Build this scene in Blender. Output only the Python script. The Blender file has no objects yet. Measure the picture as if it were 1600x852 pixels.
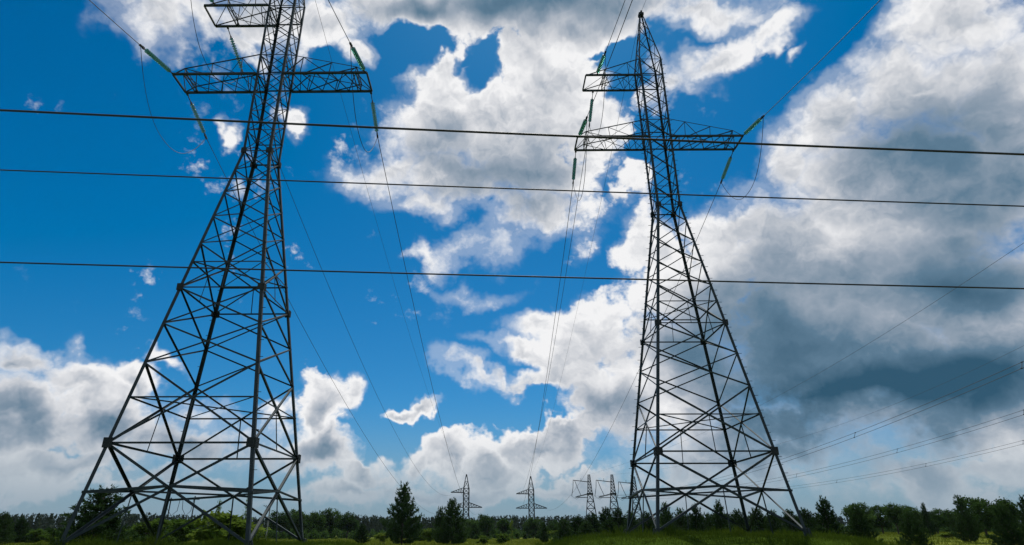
import bpy, math, random
import numpy as np
from mathutils import Vector, Matrix

R = math.radians
scene = bpy.context.scene
C = scene.collection

# ------------------------------------------------------------------ camera
cam_data = bpy.data.cameras.new('camera')
cam_data.sensor_width = 36.0
cam_data.lens = 959.25 * 36.0 / 1600.0
cam_data.shift_x = 38.44 / 1600.0
cam_data.clip_start = 0.1
cam_data.clip_end = 20000.0
cam = bpy.data.objects.new('camera', cam_data)
cam.location = (0.0, 0.0, 1.6)
cam.rotation_euler = (R(90.0 + 23.033), 0.0, 0.0)
C.objects.link(cam)
scene.camera = cam

# ------------------------------------------------------------------ exposure
scene.view_settings.view_transform = 'Standard'
scene.view_settings.look = 'None'
scene.view_settings.exposure = 0.0
scene.view_settings.gamma = 1.0
scene.view_settings.use_curve_mapping = False

# ------------------------------------------------------------------ sun
SUN_ELEV, SUN_AZ = 60.0, 8.0            # azimuth measured from +Y towards +X
sun_data = bpy.data.lights.new('sun', 'SUN')
sun_data.energy = 3.6
sun_data.angle = R(0.6)
sun_data.color = (1.0, 0.95, 0.86)
sun = bpy.data.objects.new('sun', sun_data)
sd = Vector((math.sin(R(SUN_AZ)) * math.cos(R(SUN_ELEV)), math.cos(R(SUN_AZ)) * math.cos(R(SUN_ELEV)), math.sin(R(SUN_ELEV))))
sun.rotation_euler = sd.to_track_quat('Z', 'Y').to_euler()
sun.location = (0, 0, 60)
C.objects.link(sun)

# ------------------------------------------------------------------ world: Nishita sky with a cumulus layer
# every puff: azimuth, elevation, half width, half height (degrees), turn, strength
CLOUD_PUFFS = [
    (-34.9,40.1,5.8,3.4,-171,1.0), (-37.4,40.4,3.8,1.8,-159,0.9), (-30.5,40.5,3.6,2.4,-164,0.9), (-25.8,39.9,2.6,1.5,-167,0.7), (-24.5,42.8,5.4,2.7,-167,1.0),
    (-18.4,44.0,6.3,3.1,-161,1.0), (-14.1,42.5,2.9,1.8,-173,0.9), (-9.7,47.1,12.6,2.2,-175,1.0), (4.6,46.4,17.4,3.5,178,1.1), (14.1,46.6,15.3,3.0,173,1.1),
    (8.1,40.4,8.1,4.9,176,1.0), (-4.6,40.1,5.7,3.4,-164,1.0), (-5.1,36.2,7.7,4.0,-165,1.05), (1.3,36.8,10.1,4.5,179,1.1), (-11.2,32.2,6.4,2.6,-167,1.0),
    (-4.3,32.2,10.4,4.1,-178,1.15), (4.1,33.4,9.8,4.6,178,1.1), (9.9,35.9,5.6,4.5,175,1.0), (-6.9,28.9,6.0,2.1,174,0.85), (4.7,29.3,8.8,2.7,170,0.9),
    (-2.1,25.2,5.9,1.7,-161,0.55), (-6.6,24.1,3.2,1.1,-169,0.5), (-2.0,21.6,7.1,1.3,-179,0.38), (2.6,26.9,4.6,2.4,-156,0.55), (9.8,25.7,2.8,1.8,-150,0.5),
    (-20.6,33.7,1.8,1.3,58,0.62), (-25.7,32.4,1.5,1.3,-167,0.6), (25.1,43.4,8.0,1.9,167,0.95), (21.1,37.2,4.8,3.0,-179,0.85), (25.3,38.7,5.7,2.4,-166,0.95),
    (30.7,39.9,4.2,1.6,-168,0.8), (32.9,38.0,1.1,0.7,-168,0.5), (19.6,40.1,3.4,2.1,170,0.7), (15.1,30.2,2.6,2.3,47,0.75), (16.0,24.9,3.5,3.0,54,0.85),
    (45.3,35.1,6.0,3.9,151,1.15), (41.5,32.3,6.6,4.3,-176,1.1), (34.1,31.3,6.1,3.6,-173,1.1), (29.8,29.3,4.3,4.2,154,1.1), (37.7,26.0,10.9,5.9,162,1.3),
    (45.1,27.4,9.0,4.6,73,1.3), (24.4,24.9,6.2,3.3,-170,1.0), (29.2,21.8,11.2,5.9,169,1.2), (19.6,20.4,6.3,4.5,175,1.05), (39.6,17.0,9.8,7.1,169,1.3),
    (29.9,13.1,13.0,6.1,174,1.2), (18.8,14.3,8.3,6.1,179,1.05), (37.4,8.3,7.6,4.5,178,1.1), (34.8,11.0,13.6,6.7,174,1.35), (41.1,12.4,7.2,6.2,-174,1.3),
    (24.1,7.5,12.2,4.1,177,1.0), (10.4,17.2,5.4,3.2,-173,1.0), (4.3,17.4,4.9,1.9,169,0.8), (7.1,13.2,7.7,3.5,179,1.0), (-1.6,13.8,4.5,1.5,159,0.85),
    (2.4,15.5,5.5,1.2,162,0.8), (5.3,12.7,7.7,1.4,167,0.8), (11.6,9.7,6.8,3.9,179,0.95), (5.1,7.6,6.3,2.8,180,0.9), (-0.1,6.0,6.3,2.5,-180,0.85),
    (-4.1,6.5,4.0,1.9,-161,0.75), (-3.5,3.6,9.0,1.5,-180,0.8), (7.8,3.8,8.3,1.6,180,0.7), (20.9,3.3,12.3,1.5,179,0.7), (34.3,3.6,9.7,2.2,178,0.75),
    (-7.1,10.5,3.5,0.9,-179,1.0), (-11.8,10.2,1.7,1.4,175,0.5), (-38.2,11.7,2.3,1.9,176,1.0), (-34.4,10.6,4.7,2.1,173,1.0), (-36.7,8.4,4.6,3.2,179,1.05),
    (-31.4,8.5,5.2,3.1,-179,1.05), (-30.1,11.1,2.7,1.8,-178,0.85), (-33.8,4.5,7.1,2.5,-178,0.85), (-25.6,6.9,5.7,3.0,-179,0.85), (-27.7,13.8,1.6,0.8,-163,0.6),
    (-24.6,9.5,3.0,2.1,179,0.75), (-20.1,7.2,4.6,3.1,178,0.8), (-15.0,10.9,2.9,2.5,174,1.0), (-12.8,12.4,1.7,1.4,179,0.7), (-13.8,7.4,4.9,3.0,180,1.0),
    (-9.7,5.1,3.3,1.9,179,0.8), (-11.2,3.2,6.5,1.5,-180,0.75), (-26.7,2.9,13.5,1.1,-179,0.7), (23.7,5.5,12.0,2.5,178,0.9),
]
CLOUD_GAPS = [
    (-9.3,42.8,3.5,2.6,-171,0.8), (-7.2,43.9,3.1,1.5,-177,0.6), (-0.9,41.3,2.4,1.9,-164,0.62), (-2.0,42.4,2.5,0.9,-167,0.5), (-5.6,44.8,1.7,0.7,-177,0.4),
    (15.6,39.4,3.5,2.5,45,0.7), (12.8,43.2,1.3,0.7,174,0.35), (16.0,42.0,3.5,1.6,-176,0.75), (-19.1,40.5,1.8,1.0,-171,0.55), (0.9,29.3,1.2,0.7,180,0.4),
    (9.1,34.5,2.7,1.1,152,0.3), (16.4,32.9,2.0,1.7,27,0.7), (21.7,33.7,3.1,1.6,-167,0.6), (-10.3,9.7,2.2,1.5,96,0.7), (-3.6,9.6,2.3,1.1,-180,0.6),
    (-9.3,7.5,2.8,1.4,-180,0.6), (4.6,10.4,4.7,1.1,174,0.6), (1.7,13.9,3.6,0.7,166,0.35), (-17.7,4.7,3.1,1.5,180,0.4), (1.1,9.3,2.4,0.9,180,0.4),
]
CLOUD_SHADE = [
    (-0.1,46.0,13.4,2.5,177,0.7), (10.9,46.5,13.2,2.5,175,0.7), (-9.7,46.8,7.0,1.5,-175,0.5), (4.5,43.0,4.5,1.6,166,0.4), (-24.0,43.6,4.8,1.5,-168,0.4),
    (-27.3,40.6,2.5,1.5,-166,0.4), (-0.1,33.1,8.3,2.9,168,0.75), (7.0,34.7,4.2,2.8,177,0.55), (-7.9,34.0,3.1,1.3,176,0.3), (-4.2,30.4,5.5,1.3,-178,0.4),
    (6.5,38.9,3.6,1.7,165,0.35), (-4.5,36.8,2.9,2.2,-178,0.3), (5.4,29.8,4.8,1.8,178,0.35), (38.6,29.1,6.0,2.7,177,0.45), (40.8,27.1,9.0,5.3,172,0.35),
    (42.7,30.3,4.2,2.8,180,0.35), (42.6,22.0,8.1,6.5,160,0.75), (39.9,17.9,8.2,3.3,167,0.6), (30.0,25.4,4.2,2.1,167,0.25), (24.9,18.6,10.0,6.0,173,0.65),
    (31.5,14.0,15.0,7.6,173,0.6), (21.0,14.1,7.0,4.9,178,0.4), (28.9,10.3,12.1,2.1,179,0.75), (39.1,10.4,7.1,2.3,178,0.6), (34.8,5.8,12.9,3.6,177,0.45),
    (23.8,6.0,8.7,3.0,178,0.4), (11.4,15.1,4.7,2.0,177,0.35), (8.2,10.9,8.2,2.3,179,0.4), (10.8,7.0,6.7,3.3,180,0.4), (-33.2,6.9,9.0,3.3,-177,0.4),
    (-23.5,6.0,7.8,3.0,-179,0.4), (-13.2,7.4,3.3,2.2,179,0.35),
]


world = bpy.data.worlds.new('World')
scene.world = world
world.use_nodes = True
nt = world.node_tree
nt.nodes.clear()
NN, LL = nt.nodes, nt.links

def plug(sock, v):
    if isinstance(v, bpy.types.NodeSocket):
        LL.new(v, sock)
    else:
        sock.default_value = v

def mth(op, a, b=None, c=None, clamp=False):
    n = NN.new('ShaderNodeMath'); n.operation = op; n.use_clamp = clamp
    plug(n.inputs[0], a)
    if b is not None: plug(n.inputs[1], b)
    if c is not None: plug(n.inputs[2], c)
    return n.outputs[0]

def vmth(op, a, b=None, scale=None):
    n = NN.new('ShaderNodeVectorMath'); n.operation = op
    plug(n.inputs[0], a)
    if b is not None: plug(n.inputs[1], b)
    if scale is not None: plug(n.inputs['Scale'], scale)
    return n.outputs[0]

def sstep(v, a, b):
    n = NN.new('ShaderNodeMapRange'); n.interpolation_type = 'SMOOTHSTEP'
    plug(n.inputs[0], v); plug(n.inputs[1], a); plug(n.inputs[2], b)
    return n.outputs[0]

def noise(vec, scale, detail, rough=0.5, color=False, lac=2.0):
    n = NN.new('ShaderNodeTexNoise'); n.noise_dimensions = '3D'
    plug(n.inputs['Vector'], vec)
    n.inputs['Scale'].default_value = scale; n.inputs['Detail'].default_value = detail
    n.inputs['Roughness'].default_value = rough; n.inputs['Lacunarity'].default_value = lac
    return n.outputs['Color'] if color else n.outputs['Fac']

def mixc(f, a, b):
    n = NN.new('ShaderNodeMix'); n.data_type = 'RGBA'
    plug(n.inputs[0], f); plug(n.inputs[6], a); plug(n.inputs[7], b)
    return n.outputs[2]

def puff_field(vec, table, op):
    acc = None
    for (az, el, rx, ry, ang, st) in table:
        m = NN.new('ShaderNodeMapping'); m.vector_type = 'TEXTURE'
        plug(m.inputs['Vector'], vec)
        m.inputs['Location'].default_value = (az, el, 0)
        m.inputs['Rotation'].default_value = (0, 0, R(ang))
        m.inputs['Scale'].default_value = (rx * 1.25, ry * 1.25, 1)
        g = NN.new('ShaderNodeTexGradient'); g.gradient_type = 'SPHERICAL'
        LL.new(m.outputs[0], g.inputs[0])
        v = mth('MULTIPLY', g.outputs['Fac'], st)
        acc = v if acc is None else mth(op, acc, v)
    return acc if acc is not None else 0.0

tc = NN.new('ShaderNodeTexCoord')
DIR = tc.outputs['Generated']
sx = NN.new('ShaderNodeSeparateXYZ'); LL.new(DIR, sx.inputs[0])
azd = mth('MULTIPLY', mth('ARCTAN2', sx.outputs[0], sx.outputs[1]), 57.29578)
eld = mth('MULTIPLY', mth('ARCSINE', sx.outputs[2]), 57.29578)
cb = NN.new('ShaderNodeCombineXYZ'); LL.new(azd, cb.inputs[0]); LL.new(eld, cb.inputs[1])
AE = cb.outputs[0]

# turbulent displacement of the puff outlines
w1 = vmth('SCALE', vmth('SUBTRACT', noise(DIR, 7.0, 2.0, 0.55, True), (0.5, 0.5, 0.5)), scale=9.0)
w2 = vmth('SCALE', vmth('SUBTRACT', noise(DIR, 22.0, 3.0, 0.65, True), (0.5, 0.5, 0.5)), scale=3.6)
AEW = vmth('ADD', vmth('ADD', AE, w1), w2)
AEW = vmth('MULTIPLY', AEW, (1, 1, 0))
AES = vmth('MULTIPLY', vmth('ADD', AE, vmth('SCALE', w1, scale=0.8)), (1, 1, 0))
# the same broken cumulus goes on all round, beyond what the lens takes in
wide = noise(vmth('MULTIPLY', DIR, (1, 1, 1.6)), 2.3, 2.0, 0.5)
outside = mth('MAXIMUM', sstep(mth('ABSOLUTE', mth('ADD', azd, -2.0)), 44.0, 56.0), sstep(eld, 50.0, 60.0))
inside = mth('SUBTRACT', 1.0, outside)
wide_p = mth('MULTIPLY', mth('MULTIPLY', sstep(wide, 0.42, 0.68), 0.9), outside)
wide_s = mth('MULTIPLY', mth('MULTIPLY', sstep(wide, 0.5, 0.75), 0.8), outside)

# billows: rounded lobes (cellular) broken up by turbulence
def lobes(vec, scale, detail):
    n = NN.new('ShaderNodeTexVoronoi'); n.voronoi_dimensions = '2D'; n.feature = 'F1'; n.normalize = True
    plug(n.inputs['Vector'], vec)
    n.inputs['Scale'].default_value = scale; n.inputs['Detail'].default_value = detail
    n.inputs['Roughness'].default_value = 0.55; n.inputs['Lacunarity'].default_value = 2.2
    return n.outputs['Distance']
STR = vmth('MULTIPLY', DIR, (1.0, 1.0, 1.25))
n_a = noise(STR, 6.5, 6.0, 0.62)
AEL = vmth('MULTIPLY', vmth('ADD', AE, vmth('SCALE', w2, scale=0.9)), (0.1, 0.125, 0.0))
v_a = lobes(AEL, 2.1, 3.0)
v_b = lobes(vmth('ADD', AEL, (0.015, 0.075, 0.0)), 2.1, 3.0)
n_c = noise(STR, 34.0, 4.0, 0.68)
bil = mth('ADD', mth('MULTIPLY', mth('SUBTRACT', n_a, 0.5), 0.85), mth('MULTIPLY', mth('SUBTRACT', 0.30, v_a), 0.75))
bil = mth('MULTIPLY_ADD', mth('SUBTRACT', n_c, 0.5), 0.38, bil)
relief = mth('ADD', mth('MULTIPLY', mth('SUBTRACT', v_b, v_a), 0.85), mth('MULTIPLY', mth('SUBTRACT', n_a, 0.5), 0.6))
relief = mth('MULTIPLY_ADD', mth('SUBTRACT', n_c, 0.5), 0.2, relief)

sky = NN.new('ShaderNodeTexSky')
sky.sky_type = 'NISHITA'
sky.sun_disc = False
sky.sun_elevation = R(SUN_ELEV)
sky.sun_rotation = R(SUN_AZ)
sky.altitude = 100.0
sky.air_density = 1.0
sky.dust_density = 0.4
sky.ozone_density = 3.0
# the photograph is strongly saturated: deepen the blue, pale towards the horizon
blue = vmth('MAXIMUM', vmth('ADD', vmth('MULTIPLY', sky.outputs[0], (0.33, 0.585, 0.78)), (-0.65, -0.24, 0.0)), (0.0, 0.0, 0.0))
HAZE_COL = (2.5, 3.4, 4.2, 1.0)
blue = mixc(mth('POWER', sstep(eld, 13.0, -1.0), 1.5), blue, HAZE_COL)
veil = mth('MULTIPLY', sstep(eld, 9.0, 1.2), 0.88)
soft = mth('MULTIPLY_ADD', sstep(noise(DIR, 3.7, 1.0), 0.44, 0.64), 0.50, 0.36)     # some edges crisp, some feathered
low = mth('MULTIPLY', sstep(eld, 18.0, 5.0), 0.32)
STRENGTH = 0.1

def sky_sector(puff_rows, gap_rows, shade_rows):
    """background shader for one sector of the sky"""
    if puff_rows:
        puffs = mth('ADD', mth('MULTIPLY', puff_field(AEW, puff_rows, 'MAXIMUM'), inside), wide_p)
        shade = mth('ADD', mth('MULTIPLY', mth('MINIMUM', puff_field(AES, shade_rows, 'ADD'), 1.25), inside), wide_s)
    else:
        puffs, shade = wide_p, wide_s
    edge = soft
    if gap_rows:
        gaps = puff_field(AEW, gap_rows, 'MAXIMUM')
        puffs = mth('SUBTRACT', puffs, mth('MULTIPLY', gaps, 1.1))
        edge = mth('MULTIPLY_ADD', gaps, 0.5, soft)
    dens = mth('ADD', mth('ADD', puffs, bil), 0.005)
    alpha = mth('MAXIMUM', sstep(dens, 0.12, edge), mth('MULTIPLY', mth('MULTIPLY', sstep(dens, -0.10, 0.30), sstep(puffs, 0.04, 0.35)), 0.26))     # thin veil round the lumps
    thick = sstep(dens, 0.30, 1.05)
    # thin rims bright, thick bellies grey
    br = mth('SUBTRACT', 1.06, mth('MULTIPLY', thick, mth('ADD', low, 0.26)))
    br = mth('SUBTRACT', br, mth('MULTIPLY', shade, 0.66))
    br = mth('ADD', br, mth('MULTIPLY', relief, mth('MAXIMUM', mth('MULTIPLY_ADD', shade, -0.75, 1.0), 0.25)))
    ramp = NN.new('ShaderNodeValToRGB')
    LL.new(br, ramp.inputs[0])
    cr = ramp.color_ramp
    cr.elements[0].position = 0.0; cr.elements[0].color = (0.030, 0.095, 0.160, 1)
    cr.elements[1].position = 1.0; cr.elements[1].color = (0.90, 0.90, 0.91, 1)
    for pos, col in ((0.3, (0.11, 0.20, 0.29, 1)), (0.55, (0.32, 0.38, 0.46, 1)), (0.78, (0.62, 0.64, 0.68, 1))):
        e = cr.elements.new(pos); e.color = col
    cloud_col = mixc(veil, vmth('SCALE', ramp.outputs[0], scale=1.0 / STRENGTH), HAZE_COL)
    bg = NN.new('ShaderNodeBackground')
    bg.inputs['Strength'].default_value = STRENGTH
    LL.new(mixc(alpha, blue, cloud_col), bg.inputs['Color'])
    return bg.outputs[0]

def rows_in(table, lo, hi):
    return [r for r in table if r[0] + max(r[2], r[3]) * 1.25 + 5 > lo and r[0] - max(r[2], r[3]) * 1.25 - 5 < hi]

# sectors of azimuth only keep the shader quick: the field is the same across each border
BORDERS = (-24.0, -8.0, 6.0, 20.0, 58.0)
shader = None
lo = -58.0
for hi in BORDERS:
    sec = sky_sector(rows_in(CLOUD_PUFFS, lo, hi), rows_in(CLOUD_GAPS, lo, hi), rows_in(CLOUD_SHADE, lo, hi))
    if shader is None:
        shader = sec
    else:
        mx = NN.new('ShaderNodeMixShader')
        LL.new(mth('GREATER_THAN', azd, lo), mx.inputs[0]); LL.new(shader, mx.inputs[1]); LL.new(sec, mx.inputs[2])
        shader = mx.outputs[0]
    lo = hi
beyond = mth('MAXIMUM', mth('GREATER_THAN', mth('ABSOLUTE', azd), 58.0), mth('GREATER_THAN', eld, 60.0))
mx = NN.new('ShaderNodeMixShader')
LL.new(beyond, mx.inputs[0]); LL.new(shader, mx.inputs[1]); LL.new(sky_sector([], [], []), mx.inputs[2])
wo = NN.new('ShaderNodeOutputWorld')
LL.new(mx.outputs[0], wo.inputs['Surface'])
world.cycles.sampling_method = 'MANUAL'
world.cycles.sample_map_resolution = 512

# ------------------------------------------------------------------ helpers
rng = np.random.default_rng(11)
random.seed(5)

def tag(o, label=None, cat=None, group=None, kind=None):
    if label: o['label'] = label
    if cat: o['category'] = cat
    if group: o['group'] = group
    if kind: o['kind'] = kind
    return o

def empty(name, loc=(0, 0, 0), rz=0.0):
    o = bpy.data.objects.new(name, None)
    o.empty_display_size = 0.5
    o.location = loc; o.rotation_euler = (0, 0, rz)
    C.objects.link(o)
    return o

def link_mesh(name, mesh, mat=None, parent=None):
    o = bpy.data.objects.new(name, mesh)
    if mat is not None and len(mesh.materials) == 0: mesh.materials.append(mat)
    C.objects.link(o)
    if parent is not None: o.parent = parent
    return o

def mesh_from(name, verts, faces, smooth=False):
    m = bpy.data.meshes.new(name)
    m.from_pydata([tuple(v) for v in verts], [], faces)
    m.update()
    if smooth:
        m.polygons.foreach_set('use_smooth', [True] * len(m.polygons))
    return m

def tri_mesh(name, V):
    """V: (n,3,3) array of loose triangles"""
    V = np.asarray(V, dtype=np.float32); n = len(V)
    m = bpy.data.meshes.new(name)
    m.vertices.add(n * 3); m.vertices.foreach_set('co', V.reshape(-1))
    m.loops.add(n * 3); m.loops.foreach_set('vertex_index', np.arange(n * 3, dtype=np.int32))
    m.polygons.add(n)
    m.polygons.foreach_set('loop_start', np.arange(0, n * 3, 3, dtype=np.int32))
    m.update(calc_edges=True)
    return m

class MB:
    """collects boxes, tubes and bars into one mesh"""
    def __init__(s): s.v = []; s.f = []
    def add(s, v, f):
        b = len(s.v); s.v += [tuple(p) for p in v]; s.f += [tuple(b + i for i in q) for q in f]
    def box(s, c, d):
        x, y, z = c; a, b, e = d[0] / 2, d[1] / 2, d[2] / 2
        s.add([(x - a, y - b, z - e), (x + a, y - b, z - e), (x + a, y + b, z - e), (x - a, y + b, z - e),
               (x - a, y - b, z + e), (x + a, y - b, z + e), (x + a, y + b, z + e), (x - a, y + b, z + e)],
              [(3, 2, 1, 0), (4, 5, 6, 7), (0, 1, 5, 4), (1, 2, 6, 5), (2, 3, 7, 6), (3, 0, 4, 7)])
    def bar(s, p, q, w):
        m = axis_matrix(p, q)
        L = (Vector(q) - Vector(p)).length; h = w / 2
        pts = [(-h, -h, 0), (h, -h, 0), (h, h, 0), (-h, h, 0), (-h, -h, L), (h, -h, L), (h, h, L), (-h, h, L)]
        s.add([m @ Vector(a) for a in pts], [(3, 2, 1, 0), (4, 5, 6, 7), (0, 1, 5, 4), (1, 2, 6, 5), (2, 3, 7, 6), (3, 0, 4, 7)])
    def tube(s, pts, rad, n=6):
        pts = [Vector(p) for p in pts]
        rads = rad if hasattr(rad, '__len__') else [rad] * len(pts)
        rings = []
        prev = None
        for i, p in enumerate(pts):
            d = (pts[min(i + 1, len(pts) - 1)] - pts[max(i - 1, 0)]).normalized()
            ref = Vector((0, 0, 1)) if abs(d.z) < 0.95 else Vector((1, 0, 0))
            a = d.cross(ref).normalized(); b = d.cross(a)
            if prev is not None and a.dot(prev) < 0: a, b = -a, -b
            prev = a
            rings.append([p + (a * math.cos(2 * math.pi * k / n) + b * math.sin(2 * math.pi * k / n)) * rads[i] for k in range(n)])
        v = [q for r in rings for q in r]; f = []
        for i in range(len(pts) - 1):
            for k in range(n):
                f.append((i * n + k, i * n + (k + 1) % n, (i + 1) * n + (k + 1) % n, (i + 1) * n + k))
        f.append(tuple(range(n - 1, -1, -1))); f.append(tuple((len(pts) - 1) * n + k for k in range(n)))
        s.add(v, f)
    def build(s, name, mat, parent=None, smooth=False):
        return link_mesh(name, mesh_from(name, s.v, s.f, smooth), mat, parent)

def axis_matrix(p, q, xhint=None):
    p, q = Vector(p), Vector(q)
    z = (q - p).normalized()
    h = Vector(xhint) if xhint is not None else (Vector((0, 0, 1)) if abs(z.z) < 0.9 else Vector((0, 1, 0)))
    x = (h - z * h.dot(z))
    if x.length < 1e-6: x = Vector((1, 0, 0)) - z * z.x
    x.normalize(); y = z.cross(x)
    m = Matrix((x, y, z)).transposed().to_4x4(); m.translation = p
    return m

# ------------------------------------------------------------------ materials
def material(name):
    m = bpy.data.materials.new(name); m.use_nodes = True
    return m, m.node_tree.nodes, m.node_tree.links

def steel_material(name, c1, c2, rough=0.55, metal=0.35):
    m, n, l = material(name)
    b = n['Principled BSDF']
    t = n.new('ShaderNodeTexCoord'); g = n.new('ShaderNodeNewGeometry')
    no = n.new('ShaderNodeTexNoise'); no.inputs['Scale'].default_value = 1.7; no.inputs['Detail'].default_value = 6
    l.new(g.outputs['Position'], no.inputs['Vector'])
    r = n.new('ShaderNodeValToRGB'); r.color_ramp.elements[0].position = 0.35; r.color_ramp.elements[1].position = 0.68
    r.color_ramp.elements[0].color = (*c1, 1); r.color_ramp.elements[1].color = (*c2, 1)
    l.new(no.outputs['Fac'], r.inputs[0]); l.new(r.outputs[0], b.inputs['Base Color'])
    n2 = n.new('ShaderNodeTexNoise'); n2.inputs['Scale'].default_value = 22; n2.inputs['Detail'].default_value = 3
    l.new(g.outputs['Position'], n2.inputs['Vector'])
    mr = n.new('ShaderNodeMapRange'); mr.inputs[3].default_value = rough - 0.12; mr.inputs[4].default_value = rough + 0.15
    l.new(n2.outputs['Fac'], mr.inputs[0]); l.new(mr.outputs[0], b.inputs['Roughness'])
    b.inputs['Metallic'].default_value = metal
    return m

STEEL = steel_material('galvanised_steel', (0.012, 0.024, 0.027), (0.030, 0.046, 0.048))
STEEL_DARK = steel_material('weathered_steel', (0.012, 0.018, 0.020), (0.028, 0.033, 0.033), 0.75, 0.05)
WIRE = steel_material('aluminium_wire', (0.022, 0.025, 0.03), (0.04, 0.043, 0.048), 0.7, 0.1)
CABLE = steel_material('black_cable', (0.012, 0.013, 0.016), (0.022, 0.023, 0.026), 0.55, 0.0)
CONCRETE = steel_material('concrete', (0.22, 0.21, 0.19), (0.36, 0.35, 0.32), 0.85, 0.0)

def glass_material():
    m, n, l = material('green_insulator_glass')
    b = n['Principled BSDF']
    g = n.new('ShaderNodeNewGeometry'); no = n.new('ShaderNodeTexNoise'); no.inputs['Scale'].default_value = 9
    l.new(g.outputs['Position'], no.inputs['Vector'])
    r = n.new('ShaderNodeValToRGB')
    r.color_ramp.elements[0].color = (0.08, 0.34, 0.29, 1); r.color_ramp.elements[1].color = (0.16, 0.48, 0.42, 1)
    l.new(no.outputs['Fac'], r.inputs[0]); l.new(r.outputs[0], b.inputs['Base Color'])
    b.inputs['Roughness'].default_value = 0.12
    b.inputs['Transmission Weight'].default_value = 0.55
    return m
GLASS = glass_material()

def leaf_material(name, c1, c2, trans=0.35, scale=0.6):
    m, n, l = material(name)
    n.remove(n['Principled BSDF'])
    out = [x for x in n if x.type == 'OUTPUT_MATERIAL'][0]
    g = n.new('ShaderNodeNewGeometry'); oi = n.new('ShaderNodeObjectInfo')
    no = n.new('ShaderNodeTexNoise'); no.inputs['Scale'].default_value = scale; no.inputs['Detail'].default_value = 4
    l.new(g.outputs['Position'], no.inputs['Vector'])
    ad = n.new('ShaderNodeMath'); ad.operation = 'MULTIPLY_ADD'; ad.inputs[1].default_value = 0.5; 
    l.new(oi.outputs['Random'], ad.inputs[0])
    mm = n.new('ShaderNodeMath'); mm.operation = 'MULTIPLY_ADD'; mm.inputs[1].default_value = 1.4; mm.inputs[2].default_value = -0.45
    l.new(no.outputs['Fac'], mm.inputs[0]); l.new(mm.outputs[0], ad.inputs[2])
    r = n.new('ShaderNodeValToRGB'); r.color_ramp.elements[0].color = (*c1, 1); r.color_ramp.elements[1].color = (*c2, 1)
    r.color_ramp.elements[0].position = 0.15; r.color_ramp.elements[1].position = 0.95
    l.new(ad.outputs[0], r.inputs[0])
    d = n.new('ShaderNodeBsdfDiffuse'); t = n.new('ShaderNodeBsdfTranslucent'); mx = n.new('ShaderNodeMixShader')
    mx.inputs[0].default_value = trans
    l.new(r.outputs[0], d.inputs[0]); l.new(r.outputs[0], t.inputs[0])
    l.new(d.outputs[0], mx.inputs[1]); l.new(t.outputs[0], mx.inputs[2]); l.new(mx.outputs[0], out.inputs[0])
    return m

NEEDLES = leaf_material('pine_needles', (0.022, 0.048, 0.014), (0.055, 0.10, 0.030), 0.2)
LEAVES = leaf_material('dark_leaves', (0.028, 0.062, 0.014), (0.07, 0.125, 0.030), 0.3)
BUSH = leaf_material('bush_leaves', (0.05, 0.10, 0.014), (0.11, 0.17, 0.03), 0.4)
BRIGHT = leaf_material('bright_leaves', (0.09, 0.15, 0.02), (0.17, 0.23, 0.04), 0.45)
FOREST = leaf_material('forest_needles', (0.020, 0.036, 0.022), (0.045, 0.062, 0.036), 0.1, 0.05)
GRASS = leaf_material('meadow_blades', (0.09, 0.125, 0.010), (0.20, 0.22, 0.03), 0.4, 0.08)
SHADED_GRASS = leaf_material('shaded_blades', (0.030, 0.064, 0.006), (0.095, 0.135, 0.015), 0.3, 0.45)  # same grass as the meadow, cloud shadow and vignetting put into its colour
BARK = steel_material('bark', (0.045, 0.032, 0.024), (0.10, 0.075, 0.055), 0.9, 0.0)

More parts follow.
